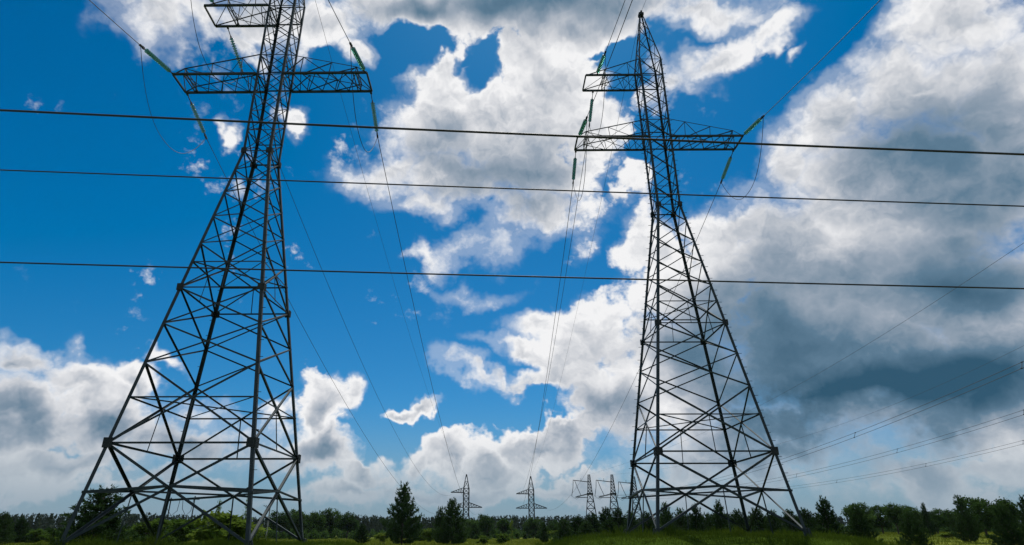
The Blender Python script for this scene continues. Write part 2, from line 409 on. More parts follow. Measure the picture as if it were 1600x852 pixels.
def ground_material():
    m, n, l = material('meadow_soil')
    b = n['Principled BSDF']
    g = n.new('ShaderNodeNewGeometry')
    a = n.new('ShaderNodeTexNoise'); a.inputs['Scale'].default_value = 0.06; a.inputs['Detail'].default_value = 8; a.inputs['Roughness'].default_value = 0.65
    c = n.new('ShaderNodeTexNoise'); c.inputs['Scale'].default_value = 1.9; c.inputs['Detail'].default_value = 6
    l.new(g.outputs['Position'], a.inputs['Vector']); l.new(g.outputs['Position'], c.inputs['Vector'])
    r = n.new('ShaderNodeValToRGB')
    r.color_ramp.elements[0].position = 0.33; r.color_ramp.elements[0].color = (0.05, 0.078, 0.012, 1)
    r.color_ramp.elements[1].position = 0.7; r.color_ramp.elements[1].color = (0.15, 0.17, 0.03, 1)
    mx = n.new('ShaderNodeMath'); mx.operation = 'MULTIPLY_ADD'; mx.inputs[1].default_value = 0.3
    sb = n.new('ShaderNodeMath'); sb.operation = 'SUBTRACT'; sb.inputs[1].default_value = 0.15
    l.new(c.outputs['Fac'], mx.inputs[0]); l.new(a.outputs['Fac'], sb.inputs[0]); l.new(sb.outputs[0], mx.inputs[2])
    l.new(mx.outputs[0], r.inputs[0])
    # cloud shade painted into the turf colour around the two mounds, as on the blades
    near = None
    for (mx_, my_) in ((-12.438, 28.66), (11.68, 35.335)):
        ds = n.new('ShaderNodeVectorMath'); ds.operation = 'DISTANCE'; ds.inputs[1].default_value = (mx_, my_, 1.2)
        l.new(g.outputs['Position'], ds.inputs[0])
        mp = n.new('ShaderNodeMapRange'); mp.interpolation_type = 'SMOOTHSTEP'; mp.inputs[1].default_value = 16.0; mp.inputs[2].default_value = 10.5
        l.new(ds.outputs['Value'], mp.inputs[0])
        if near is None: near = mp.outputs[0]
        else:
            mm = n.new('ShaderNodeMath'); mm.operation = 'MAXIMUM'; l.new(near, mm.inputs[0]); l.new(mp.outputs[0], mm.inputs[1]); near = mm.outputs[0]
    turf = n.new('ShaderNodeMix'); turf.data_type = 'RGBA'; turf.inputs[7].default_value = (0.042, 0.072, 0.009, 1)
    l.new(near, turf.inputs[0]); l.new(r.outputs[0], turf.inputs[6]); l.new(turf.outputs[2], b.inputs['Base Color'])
    b.inputs['Roughness'].default_value = 0.95
    b.inputs['Specular IOR Level'].default_value = 0.0
    bp = n.new('ShaderNodeBump'); bp.inputs['Strength'].default_value = 0.6; bp.inputs['Distance'].default_value = 0.3
    l.new(c.outputs['Fac'], bp.inputs['Height']); l.new(bp.outputs[0], b.inputs['Normal'])
    return m
GROUND = ground_material()

# ------------------------------------------------------------------ terrain
LT, RT = (-12.438, 28.66), (11.68, 35.335)          # the two tower bases

def smooth01(v):
    v = np.clip(v, 0, 1); return v * v * (3 - 2 * v)

def ground_z(x, y):
    x = np.asarray(x, float); y = np.asarray(y, float)
    r = np.hypot(x, y)
    m = 1.08 * (1 - smooth01((np.hypot(x - LT[0], y - LT[1]) - 5.2) / 7))
    n = 1.46 * (1 - smooth01((np.hypot(x - RT[0], y - RT[1]) - 5.4) / 8))
    z = np.maximum(m, n) + smooth01((x - 22) / 40) * smooth01((r - 55) / 110) * 1.6
    z = z + 0.10 * np.sin(x * 0.41 + 1.3) * np.sin(y * 0.37) + 0.05 * np.sin(x * 1.1 + y * 0.9)
    return z

def build_ground():
    def axis(lim):
        a = np.concatenate([np.arange(0, 70, 1.2), np.geomspace(70, lim, 60)])
        return np.concatenate([-a[:0:-1], a])
    xs, ys = axis(5000), axis(5000)
    X, Y = np.meshgrid(xs, ys)
    Z = ground_z(X, Y) * np.clip(1 - (np.hypot(X, Y) - 900) / 2000, 0, 1)
    V = np.stack([X, Y, Z], -1).reshape(-1, 3)
    nx, ny = len(xs), len(ys)
    i = (np.arange(ny - 1)[:, None] * nx + np.arange(nx - 1)[None]).ravel()
    F = np.stack([i, i + 1, i + nx + 1, i + nx], -1)
    m = mesh_from('ground', V.tolist(), F.tolist(), True)
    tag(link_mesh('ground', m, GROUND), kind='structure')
build_ground()

# ------------------------------------------------------------------ lattice towers
H1, HW, HT, HP = 0.0, 19.308, 31.162, 36.223
W0, WW, WT = 3.569, 0.755, 0.817
A1, A1T, A2 = 24.5, 25.917, 29.70
def half(z):
    if z <= HW: return W0 + (WW - W0) * z / HW
    if z <= HT: return WW + (WT - WW) * (z - HW) / (HT - HW)
    return WT + (0.12 - WT) * (z - HT) / (HP - 0.15 - HT)
def leg_pt(sx, sy, z):
    w = half(z); return Vector((sx * w, sy * w, z))

def angle_mesh():
    t = 0.11
    prof = [(0, 0), (1, 0), (1, t), (t, t), (t, 1), (0, 1)]
    v = [(x, y, 0) for x, y in prof] + [(x, y, 1) for x, y in prof]
    f = [(5, 4, 3, 2, 1, 0), (6, 7, 8, 9, 10, 11)] + [(i, (i + 1) % 6, 6 + (i + 1) % 6, 6 + i) for i in range(6)]
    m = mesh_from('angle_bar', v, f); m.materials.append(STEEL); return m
ANGLE = angle_mesh()
CORNERS = [(-1, -1), (1, -1), (1, 1), (-1, 1)]
FACES = [((-1, -1), (1, -1), Vector((0, 1, 0))), ((1, -1), (1, 1), Vector((-1, 0, 0))),
         ((1, 1), (-1, 1), Vector((0, -1, 0))), ((-1, 1), (-1, -1), Vector((1, 0, 0)))]   # inward direction

def bar(name, p, q, w, parent, inward=None, shift=0.0):
    """one rolled-angle member from p to q, nominal width w"""
    w *= 0.64
    p, q = Vector(p), Vector(q)
    if inward is not None:
        z = (q - p).normalized()
        inn = (inward - z * inward.dot(z)).normalized()
        p = p + inn * shift; q = q + inn * shift
        side = inn.cross(z).normalized()
        m = Matrix((side, z.cross(side), z)).transposed().to_4x4()
        m.translation = p - side * w * 0.5
    else:
        m = axis_matrix(p, q); m.translation = p - (m.col[0].to_3d() + m.col[1].to_3d()) * w * 0.35
    o = bpy.data.objects.new(name, ANGLE)
    C.objects.link(o); o.parent = parent
    o.matrix_basis = m @ Matrix.Diagonal((w, w, (q - p).length, 1))
    return o

def corner_bar(name, p, q, w, sx, sy, parent):
    p, q = Vector(p), Vector(q)
    z = (q - p).normalized()
    ax = Vector((-sx, 0, 0)); ay = Vector((0, -sy, 0))
    if ax.cross(ay).z < 0: ax, ay = ay, ax
    x = (ax - z * ax.dot(z)).normalized(); y = z.cross(x)
    m = Matrix((x, y, z)).transposed().to_4x4(); m.translation = p
    o = bpy.data.objects.new(name, ANGLE)
    C.objects.link(o); o.parent = parent
    o.matrix_basis = m @ Matrix.Diagonal((w, w, (q - p).length, 1))
    return o

def gusset_mesh():
    b = MB()
    b.box((0.5, 0.02, 0), (1.0, 0.05, 1.0)); b.box((0.02, 0.53, 0), (0.05, 0.94, 1.0))
    for u in (0.2, 0.5, 0.8):
        for v in (-0.35, 0, 0.35):
            b.box((u, -0.03, v), (0.07, 0.06, 0.07)); b.box((-0.03, u, v), (0.06, 0.07, 0.07))
    m = mesh_from('gusset_plate', b.v, b.f); m.materials.append(STEEL_DARK); return m
GUSSET = gusset_mesh()

def gusset(parent, sx, sy, z, s):
    ax = Vector((-sx, 0, 0)); ay = Vector((0, -sy, 0))
    if ax.cross(ay).z < 0: ax, ay = ay, ax
    m = Matrix((ax, ay, Vector((0, 0, 1)))).transposed().to_4x4()
    p = leg_pt(sx, sy, z); m.translation = p - (ax + ay) * s * 0.22
    o = bpy.data.objects.new('gusset_plate', GUSSET); C.objects.link(o); o.parent = parent
    o.matrix_basis = m @ Matrix.Diagonal((s, s, s * 1.05, 1))

def make_tower():
    T = empty('transmission_tower')
    # four corner legs in three lengths each
    for sx, sy in CORNERS:
        corner_bar('leg', leg_pt(sx, sy, -0.42), leg_pt(sx, sy, HW), 0.15, sx, sy, T)
        corner_bar('upper_leg', leg_pt(sx, sy, HW), leg_pt(sx, sy, HT), 0.135, sx, sy, T)
        corner_bar('peak_leg', leg_pt(sx, sy, HT), Vector((sx * 0.12, sy * 0.12, HP - 0.15)), 0.085, sx, sy, T)
    L = dict(l1=1.8, l2=3.68, l25=5.6, l3=7.16, l4=9.05, l5=10.9, l55=12.3, l6=13.37, l7=14.97, l8=16.49, l9=18.0)
    def xpanel(z0, z1, w, nm='diagonal_brace'):
        for (a, b, inn) in FACES:
            bar(nm, leg_pt(*a, z0), leg_pt(*b, z1), w, T, inn, 0.02)
            bar(nm, leg_pt(*b, z0), leg_pt(*a, z1), w, T, inn, 0.02 + w * 0.13)
    def ring(z, w, nm='horizontal_brace', faces=FACES):
        for (a, b, inn) in faces:
            bar(nm, leg_pt(*a, z), leg_pt(*b, z), w, T, inn, 0.03)
    def xc(a, b, z0, z1):
        w0, w1 = half(z0), half(z1); t = w0 / (w0 + w1)
        return leg_pt(*a, z0).lerp(leg_pt(*b, z1), t)
    xpanel(-0.12, L['l2'], 0.165)
    # horizontal frame through the lowest crossings
    cs = [xc(a, b, -0.12, L['l2']) for a, b, _ in FACES]
    for i, (a, b, inn) in enumerate(FACES):
        bar('horizontal_brace', leg_pt(*a, L['l1'] - 0.08), cs[i], 0.15, T, Vector((0, 0, 1)), 0.0)
        bar('horizontal_brace', leg_pt(*b, L['l1'] - 0.08), cs[i], 0.15, T, Vector((0, 0, 1)), 0.0)
        bar('diaphragm_brace', cs[i], cs[(i + 1) % 4], 0.13, T, Vector((0, 0, 1)), 0.02)
        bar('ground_strut', cs[i], Vector((cs[i].x * 1.08, cs[i].y * 1.08, -0.5)), 0.08, T, inn, 0.06)
    ring(L['l2'], 0.13)
    xpanel(L['l2'], L['l3'], 0.14)
    ring(L['l25'], 0.10)
    for a, b, inn in FACES:
        c = xc(a, b, L['l2'], L['l3']); mid = (leg_pt(*a, L['l2']) + leg_pt(*b, L['l2'])) / 2
        bar('hanger_strut', c, mid, 0.07, T, inn, 0.08)
        c = xc(a, b, L['l5'], L['l6']); mid = (leg_pt(*a, L['l5']) + leg_pt(*b, L['l5'])) / 2
        bar('hanger_strut', c, mid, 0.055, T, inn, 0.08)
    # inner cross ties of the two diaphragms
    for z in (L['l25'], L['l55']):
        bar('diaphragm_brace', leg_pt(-1, -1, z), leg_pt(1, 1, z), 0.08, T, Vector((0, 0, 1)))
        bar('diaphragm_brace', leg_pt(1, -1, z), leg_pt(-1, 1, z), 0.08, T, Vector((0, 0, 1)), 0.02)
    xpanel(L['l3'], L['l4'], 0.11); xpanel(L['l4'], L['l5'], 0.11)
    ring(L['l5'], 0.10)
    xpanel(L['l5'], L['l6'], 0.11); ring(L['l55'], 0.09)
    for a, b in (('l6', 'l7'), ('l7', 'l8'), ('l8', 'l9')): xpanel(L[a], L[b], 0.09)
    xpanel(L['l9'], HW, 0.085); ring(HW, 0.10); ring(HW + 1.35, 0.07)
    zz = [HW + (A1 - HW) * i / 4 for i in range(5)]
    for i in range(4): xpanel(zz[i], zz[i + 1], 0.075)
    ring(A1, 0.10); xpanel(A1, A1T, 0.085); ring(A1T, 0.09)
    zz = [A1T + (A2 - A1T) * i / 3 for i in range(4)]
    for i in range(3): xpanel(zz[i], zz[i + 1], 0.07)
    ring(A2, 0.10); xpanel(A2, HT, 0.08); ring(HT, 0.08)
    zz = [HT, HT + 1.7, HT + 3.1, HT + 4.2]
    for i in range(3): xpanel(zz[i], zz[i + 1], 0.055)
    for sx, sy in CORNERS:
        gusset(T, sx, sy, L['l2'], 0.38); gusset(T, sx, sy, L['l5'], 0.31); gusset(T, sx, sy, HW, 0.30)
    # peak cap
    b = MB(); b.box((0, 0, HP - 0.08), (0.36, 0.36, 0.22)); b.box((0, 0, HP + 0.08), (0.12, 0.5, 0.10)); b.build('peak_cap', STEEL_DARK, T)
    # step bolts up two of the legs
    for sx, sy in ((1, -1), (-1, 1)):
        b = MB(); z = 2.2; k = 0
        while z < HT:
            p = leg_pt(sx, sy, z)
            d = Vector((sx * 0.17, 0, 0)) if k % 2 else Vector((0, sy * 0.17, 0))
            b.bar(p, p + d, 0.022); z += 0.4; k += 1
        tag(b.build('step_bolt', STEEL_DARK, T), kind='stuff')
    # feet
    for sx, sy in CORNERS:
        p = leg_pt(sx, sy, -0.2)
        b = MB(); b.box((p.x, p.y, -0.98), (0.7, 0.7, 1.1)); b.build('concrete_footing', CONCRETE, T)
        b = MB(); b.box((p.x - sx * 0.08, p.y - sy * 0.08, -0.40), (0.5, 0.5, 0.05))
        b.box((p.x - sx * 0.06, p.y - sy * 0.06, -0.22), (0.20, 0.20, 0.34))
        for u, v in ((0.2, 0.0), (-0.2, 0.0), (0.0, 0.2), (0.0, -0.2)):
            b.bar((p.x + u, p.y + v, -0.40), (p.x + u * 0.4, p.y + v * 0.4, 0.05), 0.045)
        b.build('foot_shoe', STEEL, T)
    return T

def make_arm(T, sx, l, z, ztop, lap, zap, nodes):
    """crossarm: two side trusses, bottom lattice, end frame"""
    w = half(z); wt = half(ztop)
    b = MB()
    for sy in (-1, 1):
        b.bar((sx * w, sy * (w + 0.02), z), (sx * l, sy * (w + 0.02), z), 0.115)
    b.bar((sx * l, -w, z), (sx * l, w, z), 0.09)
    arm = b.build('crossarm', STEEL, T)
    V = Vector
    def top(x, sy):
        x0 = wt
        if x <= lap:
            t = (x - x0) / (lap - x0); return V((sx * x, sy * (wt + (w - wt) * t), ztop + (zap - ztop) * t))
        t = (x - lap) / (l - lap); return V((sx * x, sy * w, zap + (z - zap) * t))
    def bot(x, sy): return V((sx * x, sy * w, z))
    for sy in (-1, 1):
        inn = V((0, -sy, 0))
        bar('top_chord', top(wt, sy), top(lap, sy), 0.075, arm, inn)
        if lap < l - 0.01: bar('top_chord', top(lap, sy), bot(l, sy), 0.075, arm, inn)
        prev = w
        for x in nodes:
            bar('web_brace', top(x, sy), bot(x - 0.08, sy), 0.06, arm, inn, 0.02)
            bar('web_brace', top(x, sy), bot(prev, sy), 0.07, arm, inn, 0.04)
            prev = x
    up = V((0, 0, 1))
    xs = [w] + [x for n in zip([(a + c) / 2 for a, c in zip([w] + nodes[:-1], nodes)], nodes) for x in n]
    for i in range(len(xs) - 1):
        bar('floor_brace', bot(xs[i], -1), bot(xs[i + 1], 1), 0.065, arm, up, 0.02)
        bar('floor_brace', bot(xs[i], 1), bot(xs[i + 1], -1), 0.065, arm, up, 0.035)
    bar('floor_brace', bot(xs[-1], -1), bot(l, 1), 0.065, arm, up, 0.02)
    for i in range(len(nodes) - 1):
        s = 1 if i % 2 else -1
        bar('top_brace', top(nodes[i], s), top(nodes[i + 1], -s), 0.05, arm, up)
    for x in (nodes[-1] - 0.18, nodes[-1]):
        bar('end_beam', bot(x, -1) - V((0, 0.1, 0.03)), bot(x, 1) + V((0, 0.1, -0.03)), 0.085, arm, up)
    bar('end_brace', top(nodes[-1], -1), top(nodes[-1], 1), 0.06, arm, up)
    bar('end_brace', top(nodes[-1], -1), bot(nodes[-1], 1), 0.05, arm)
    bar('end_brace', top(nodes[-1], 1), bot(nodes[-1], -1), 0.05, arm)
    return arm

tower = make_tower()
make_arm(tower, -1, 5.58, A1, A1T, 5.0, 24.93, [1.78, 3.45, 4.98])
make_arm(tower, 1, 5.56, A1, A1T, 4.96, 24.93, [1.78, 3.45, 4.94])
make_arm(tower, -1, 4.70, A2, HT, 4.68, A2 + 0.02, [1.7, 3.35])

def copy_tree(o, parent=None):
    c = o.copy(); C.objects.link(c)
    if parent is not None: c.parent = parent
    for ch in list(o.children): copy_tree(ch, c)
    return c

LBASE, RBASE = (LT[0], LT[1], 1.323), (RT[0], RT[1], 1.784)
tower2 = copy_tree(tower)
tower.location = LBASE; tower.rotation_euler = (0, 0, R(-0.674))
tower2.location = RBASE; tower2.rotation_euler = (0, 0, R(-0.573))
tag(tower, 'big grey lattice steel tower on the left, its peak cut off by the frame', 'tower', 'large lattice towers carrying the two lines')
tag(tower2, 'big grey lattice steel tower on the right with its pointed peak in view', 'tower', 'large lattice towers carrying the two lines')

def t_pt(base, rz, p):
    c, s = math.cos(R(rz)), math.sin(R(rz))
    return Vector((base[0] + p[0] * c - p[1] * s, base[1] + p[0] * s + p[1] * c, base[2] + p[2]))

# ------------------------------------------------------------------ insulator strings
def disc_mesh():
    prof = [(0.0, 0.07), (0.035, 0.07), (0.038, 0.03), (0.095, 0.018), (0.13, -0.010), (0.122, -0.020), (0.08, -0.006), (0.03, -0.012), (0.018, -0.10), (0.0, -0.10)]
    n = 14; v = []; f = []
    for r_, z_ in prof:
        for k in range(n): v.append((r_ * math.cos(2 * math.pi * k / n), r_ * math.sin(2 * math.pi * k / n), z_))
    for i in range(len(prof) - 1):
        for k in range(n): f.append((i * n + k, (i + 1) * n + k, (i + 1) * n + (k + 1) % n, i * n + (k + 1) % n))
    m = mesh_from('glass_disc', v, f, True); m.materials.append(GLASS); return m
DISC = disc_mesh()

def insulator(p, d, label, link=0.45, nd=13, group='green glass insulator strings'):
    """tension string from p along unit direction d; returns the wire end"""
    d = Vector(d).normalized()
    e = empty('insulator_string', p)
    e.rotation_euler = d.to_track_quat('Z', 'Y').to_euler()
    tag(e, label, 'insulator', group)
    b = MB(); b.bar((0, 0, 0), (0, 0, link), 0.04); b.box((0, 0, 0.06), (0.12, 0.05, 0.14)); b.box((0, 0, link - 0.06), (0.06, 0.13, 0.12))
    b.build('link_rod', STEEL_DARK, e)
    L = nd * 0.17
    for i in range(nd):
        o = bpy.data.objects.new('glass_disc', DISC); C.objects.link(o); o.parent = e
        o.location = (0, 0, link + 0.08 + i * 0.17)
    b = MB(); z = link + L
    b.bar((0, 0, z), (0, 0, z + 0.42), 0.05); b.box((0, 0, z + 0.2), (0.07, 0.14, 0.16)); b.box((0, 0, z + 0.4), (0.10, 0.08, 0.2))
    b.build('wire_clamp', STEEL_DARK, e)
    return Vector(p) + d * (z + 0.42)

def wire(name, pts, rad, label, cat='wire', group=None, mat=WIRE, n=6):
    b = MB(); b.tube(pts, rad, n)
    o = b.build(name, mat, None, True)
    return tag(o, label, cat, group)

def sag_pts(p, q, sag, n=40):
    p, q = Vector(p), Vector(q)
    return [p.lerp(q, i / n) - Vector((0, 0, 4 * sag * (i / n) * (1 - i / n))) for i in range(n + 1)]

def dir3(az, slope, sgn):
    return Vector((sgn * math.sin(R(az)), sgn * math.cos(R(az)), -math.tan(R(slope)))).normalized()

FAR = [(-7.9, 243.4, 0.0, 8.0), (16.9, 251.7, 0.0, 2.0)]     # the two far towers of the same lines: x, y, z, turn
FA1, FA2, FP = 10.5, 15.7, 22.2
SPEC = {
    'left': dict(base=LBASE, rz=-0.674, near=(3.5, 13.0), far=(-1.5, 14.5), target=FAR[0], sag=(9.5, 9.5, 9.0)),
    'right': dict(base=RBASE, rz=-0.573, near=(-1.0, 12.5), far=(3.5, 10.0), target=FAR[1], sag=(7.0, 7.0, 7.0)),
}
PHASES = [('lower left arm', -5.5, A1, -1), ('lower right arm', 5.5, A1, 1), ('upper arm', -3.95, A2, 0)]
for side, S in SPEC.items():
    tx, ty, tz, tr = S['target']
    for i, (nm, lx, lz, k) in enumerate(PHASES):
        w = half(lz)
        pn = t_pt(S['base'], S['rz'], (lx, -w - 0.05, lz - 0.05)); pf = t_pt(S['base'], S['rz'], (lx, w + 0.05, lz - 0.05))
        en = insulator(pn, dir3(*S['near'], -1), 'green glass insulator string on the camera side of the %s, %s tower' % (nm, side))
        ef = insulator(pf, dir3(*S['far'], 1), 'green glass insulator string on the far side of the %s, %s tower' % (nm, side), 0.75)
        # conductor coming from overhead
        dn = dir3(*S['near'], -1)
        n_end = en + Vector((dn.x, dn.y, 0)).normalized() * 95 - Vector((0, 0, 1.5))
        sl = math.tan(R(S['near'][1])); sag = (sl * 95 - 1.5) / 4
        wire('power_line_wire', sag_pts(en, n_end, sag, 60), 0.019, 'wire passing overhead to the camera side of the %s, %s tower' % (nm, side), 'wire', 'wires of the two near lines')
        fx = {-1: -5.3, 1: 5.3, 0: -5.0}[k]; fz = FA1 if k else FA2
        q = t_pt((tx, ty, tz), tr, (fx, 0, fz - 0.4))
        wire('power_line_wire', sag_pts(ef, q, S['sag'][i], 60), 0.021, 'thin wire sagging away from the %s, %s tower towards a distant tower' % (nm, side), 'wire', 'wires of the two near lines')
        # jumper loop under the arm
        pts = []
        drop = 3.2
        for j in range(25):
            t = j / 24; p = en.lerp(ef, t); p.z -= drop * (1 - abs(2 * t - 1) ** 2.3); pts.append(p)
        wire('jumper_wire', pts, 0.017, 'slack jumper loop hanging under the %s of the %s tower' % (nm, side), 'wire', 'jumper loops under the crossarms')
    # earth wire over the peaks
    pk = t_pt(S['base'], S['rz'], (0, 0, HP + 0.1))
    wire('earth_wire', sag_pts(pk, t_pt((tx, ty, tz), tr, (0, 0, FP)), S['sag'][0] * 0.75, 60), 0.012, 'faint earth wire running from the peak of the %s tower into the distance' % side, 'wire', 'earth wires')
    dn = dir3(*S['near'], -1); 
    wire('earth_wire', sag_pts(pk, pk + Vector((dn.x, dn.y, 0)).normalized() * 95, 4.5, 40), 0.011, 'thin earth wire leaving the peak of the %s tower towards the camera' % side, 'wire', 'earth wires')

# ------------------------------------------------------------------ wires crossing in front of both towers
for (z0, z1, zm, r_, lab) in ((10.13, 9.01, 9.53, 0.024, 'thick black cable crossing the whole view, topmost of the three'),
                              (8.62, 7.74, 8.16, 0.0145, 'thin black wire crossing the whole view, middle of the three'),
                              (6.52, 5.92, 6.20, 0.0160, 'black wire crossing the whole view, lowest of the three')):
    # parabola through the three heights at x = -10.5, 0.5, 11.2
    co = np.polyfit([-10.4, 0.5, 11.1], [z0, zm, z1], 2)
    pts = [(x, 11.0, float(np.polyval(co, x))) for x in np.linspace(-34, 34, 70)]
    wire('crossing_cable', pts, r_, lab, 'cable', 'cables crossing in front', CABLE, 8)

# ------------------------------------------------------------------ distant lattice towers
def far_lattice(b, w0, wt, z0, z1, n, wl, wb):
    def P(sx, sy, t):
        w = w0 + (wt - w0) * t; return Vector((sx * w, sy * w, z0 + (z1 - z0) * t))
    for sx, sy in CORNERS: b.bar(P(sx, sy, 0), P(sx, sy, 1), wl)
    for i in range(n):
        t0, t1 = i / n, (i + 1) / n
        for (a, c, _) in FACES:
            b.bar(P(*a, t0), P(*c, t1), wb); b.bar(P(*c, t0), P(*a, t1), wb)
            b.bar(P(*a, t1), P(*c, t1), wb)

def far_arm(sx, l, z, zt, w):
    b = MB()
    for sy in (-1, 1):
        b.bar((sx * w, sy * w, z), (sx * l, sy * w * 0.5, z), 0.22); b.bar((sx * w, sy * w, zt), (sx * l, sy * w * 0.5, z + 0.1), 0.17)
        for k in range(1, 5):
            x = w + (l - w) * k / 5; b.bar((sx * x, sy * w * 0.8, z), (sx * x, sy * w * 0.8, z + (zt - z) * (1 - k / 5)), 0.09)
            x2 = w + (l - w) * (k - 1) / 5; b.bar((sx * x2, sy * w * 0.8, z), (sx * x, sy * w * 0.8, z + (zt - z) * (1 - k / 5)), 0.08)
    for k in range(6):
        x = w + (l - w) * k / 5; b.bar((sx * x, -w * 0.8, z), (sx * x, w * 0.8, z), 0.09)
    return b

def far_tower(x, y, z, rz, label):
    T = empty('distant_tower', (x, y, z), R(rz)); tag(T, label, 'tower', 'distant lattice towers')
    b = MB(); far_lattice(b, 2.2, 1.0, 0, 8, 3, 0.22, 0.12); far_lattice(b, 1.0, 1.0, 8, 17.2, 5, 0.21, 0.12); b.build('lattice_body', STEEL_DARK, T)
    b = MB(); far_lattice(b, 1.0, 0.1, 17.2, FP, 2, 0.16, 0.08); b.build('peak', STEEL_DARK, T)
    for sx, l, za, zt in ((-1, 5.9, FA1, 12.2), (1, 5.9, FA1, 12.2), (-1, 5.7, FA2, 17.4)):
        far_arm(sx, l, za, zt, 1.0).build('crossarm', STEEL_DARK, T)
    return T
far_tower(*FAR[0], 'small distant tower below the left tower wires, just right of the pines')
far_tower(*FAR[1], 'small distant tower in the middle of the gap between the big towers')

def phase_tower(x, y, label):
    T = empty('distant_tower', (x, y, 0), R(-8)); tag(T, label, 'tower', 'distant lattice towers')
    b = MB(); far_lattice(b, 3.6, 1.15, 0, 19, 6, 0.34, 0.17); far_lattice(b, 1.15, 0.45, 19, 28, 6, 0.30, 0.15); b.build('lattice_body', STEEL_DARK, T)
    b = MB(); b.box((0, 0, 19.2), (3.0, 3.0, 0.8)); b.bar((-1, -1, 19.2), (-7.0, 0, 17.8), 0.35); b.bar((-1, 1, 19.2), (-7.0, 0, 17.8), 0.35)
    b.bar((-1, 0, 17.6), (-7, 0, 17.7), 0.25); b.build('lower_crossarm', STEEL_DARK, T)
    b = MB(); b.bar((0, -0.5, 24.6), (-7.8, 0, 25.6), 0.28); b.bar((0, 0.5, 24.6), (-7.8, 0, 25.6), 0.28); b.bar((-4, 0, 25.2), (-4, 0, 26.4), 0.16); b.build('upper_crossarm', STEEL_DARK, T)
    b = MB(); b.tube([(-7.7, 0, 25.5), (-8.0, 0, 22), (-8.8, 0, 18.2)], 0.13, 5); b.tube([(-7.0, 0, 25.4), (-5.8, 0, 22), (-4.3, 0, 18.4)], 0.13, 5); b.tube([(-8.8, 0, 18.2), (-6.5, 0, 16.8), (-4.3, 0, 18.4)], 0.07, 5)
    b.build('hanging_insulator', STEEL_DARK, T)
PT = [(49.5, 314.4), (60.7, 314.4), (73.8, 325.4)]
for (x, y), lab in zip(PT, ('tapering distant tower with two arms on its left, leftmost of three',
                            'tapering distant tower with two arms on its left, middle of three',
                            'tapering distant tower half hidden behind the left leg of the right tower')):
    phase_tower(x, y, lab)

def smooth_path(ctrl, n=50):
    """quadratic through three points, run on a little past the last"""
    a, b_, c = [Vector(p) for p in ctrl]
    tb = (b_ - a).length / ((b_ - a).length + (c - b_).length)
    pts = []
    for i in range(n + 1):
        t = 1.35 * i / n
        l0 = (t - tb) * (t - 1) / (tb * 1.0); l1 = t * (t - 1) / (tb * (tb - 1)); l2 = t * (t - tb) / (1 - tb)
        pts.append(a * l0 + b_ * l1 + c * l2)
    return pts
BUND = [(((43, 314, 18), (67, 139, 17), (70, 78.5, 21.9)), 'highest'), (((54, 314, 18), (89, 183, 17), (98, 113, 22)), 'middle'), (((67, 325, 18), (111, 236, 17), (130, 153, 22)), 'lowest')]
for ctrl, which in BUND:
    pts = smooth_path(ctrl)
    E = empty('wire_bundle', pts[0]); tag(E, '%s of the three twin wire bundles rising to the right edge' % which, 'wire', 'twin bundles of the line on the right')
    for k, off in enumerate((Vector((0.25, 0.1, 0.45)), Vector((-0.25, -0.1, -0.45)))):
        b = MB(); b.tube([p + off - Vector(pts[0]) for p in pts], 0.034, 5); b.build('strand', WIRE, E, True)
    for i in (24, 31, 37, 43):
        p = pts[i] - pts[0]; b = MB(); b.bar(p + Vector((0.25, 0.1, 0.45)), p - Vector((0.25, 0.1, 0.45)), 0.05)
        b.box(p + Vector((0.25, 0.1, 0.45)), (0.11, 0.3, 0.11)); b.box(p - Vector((0.25, 0.1, 0.45)), (0.11, 0.3, 0.11)); b.build('spacer', STEEL_DARK, E)
wire('earth_wire', smooth_path(((49.5, 314, 28), (65.6, 146, 30), (57, 59, 30))), 0.02, 'single thin wire rising steeply to the right edge, highest on the right', 'wire', 'earth wires')
wire('earth_wire', smooth_path(((60.7, 314, 28), (90, 190, 27), (88, 97, 30))), 0.02, 'single thin wire just above the twin bundles on the right', 'wire', 'earth wires')

# far portal and posts on the left
T = empty('portal_pylon', (-67.7, 145.0, 0), R(12)); tag(T, 'faint distant portal with looping wires seen under the left tower', 'pylon')
for x in (-2.3, 2.6):
    b = MB(); b.tube([(x, 0, -0.2), (x, 0, 9.3 if x > 0 else 8.9)], 0.13, 6); b.build('post', STEEL_DARK, T)
b = MB(); b.bar((-3.6, 0, 8.6), (3.6, 0, 8.6), 0.16); b.build('crossbeam', STEEL_DARK, T)
for x0, x1 in ((-2.9, -0.4), (0.2, 2.4)):
    b = MB(); b.tube([(x0, 0, 8.5), (x0 + 0.2, 0, 6.6), ((x0 + x1) / 2, 0, 5.2), (x1 - 0.2, 0, 6.2), (x1, 0, 8.5)], 0.06, 5); b.build('jumper_loop', WIRE, T)
T = empty('utility_pole', (-53.4, 161.4, 0), R(5)); tag(T, 'slender distant pole with a side bracket right of the left tower', 'pole')
b = MB(); b.tube([(0, 0, -0.2), (0, 0, 9.2)], [0.2, 0.12], 8); b.build('post', CONCRETE, T)
b = MB(); b.bar((0, 0, 7.6), (-1.6, 0, 7.9), 0.1); b.bar((0, 0, 6.9), (-1.2, 0, 7.7), 0.08); b.build('bracket', STEEL_DARK, T)
for x in (-1.5, -0.9):
    b = MB(); b.tube([(x, 0, 7.75), (x, 0, 8.05)], 0.07, 6); b.build('pin_insulator', CONCRETE, T)

# ------------------------------------------------------------------ plants
def rand_unit(n):
    v = rng.normal(size=(n, 3)); return v / np.linalg.norm(v, axis=1, keepdims=True)

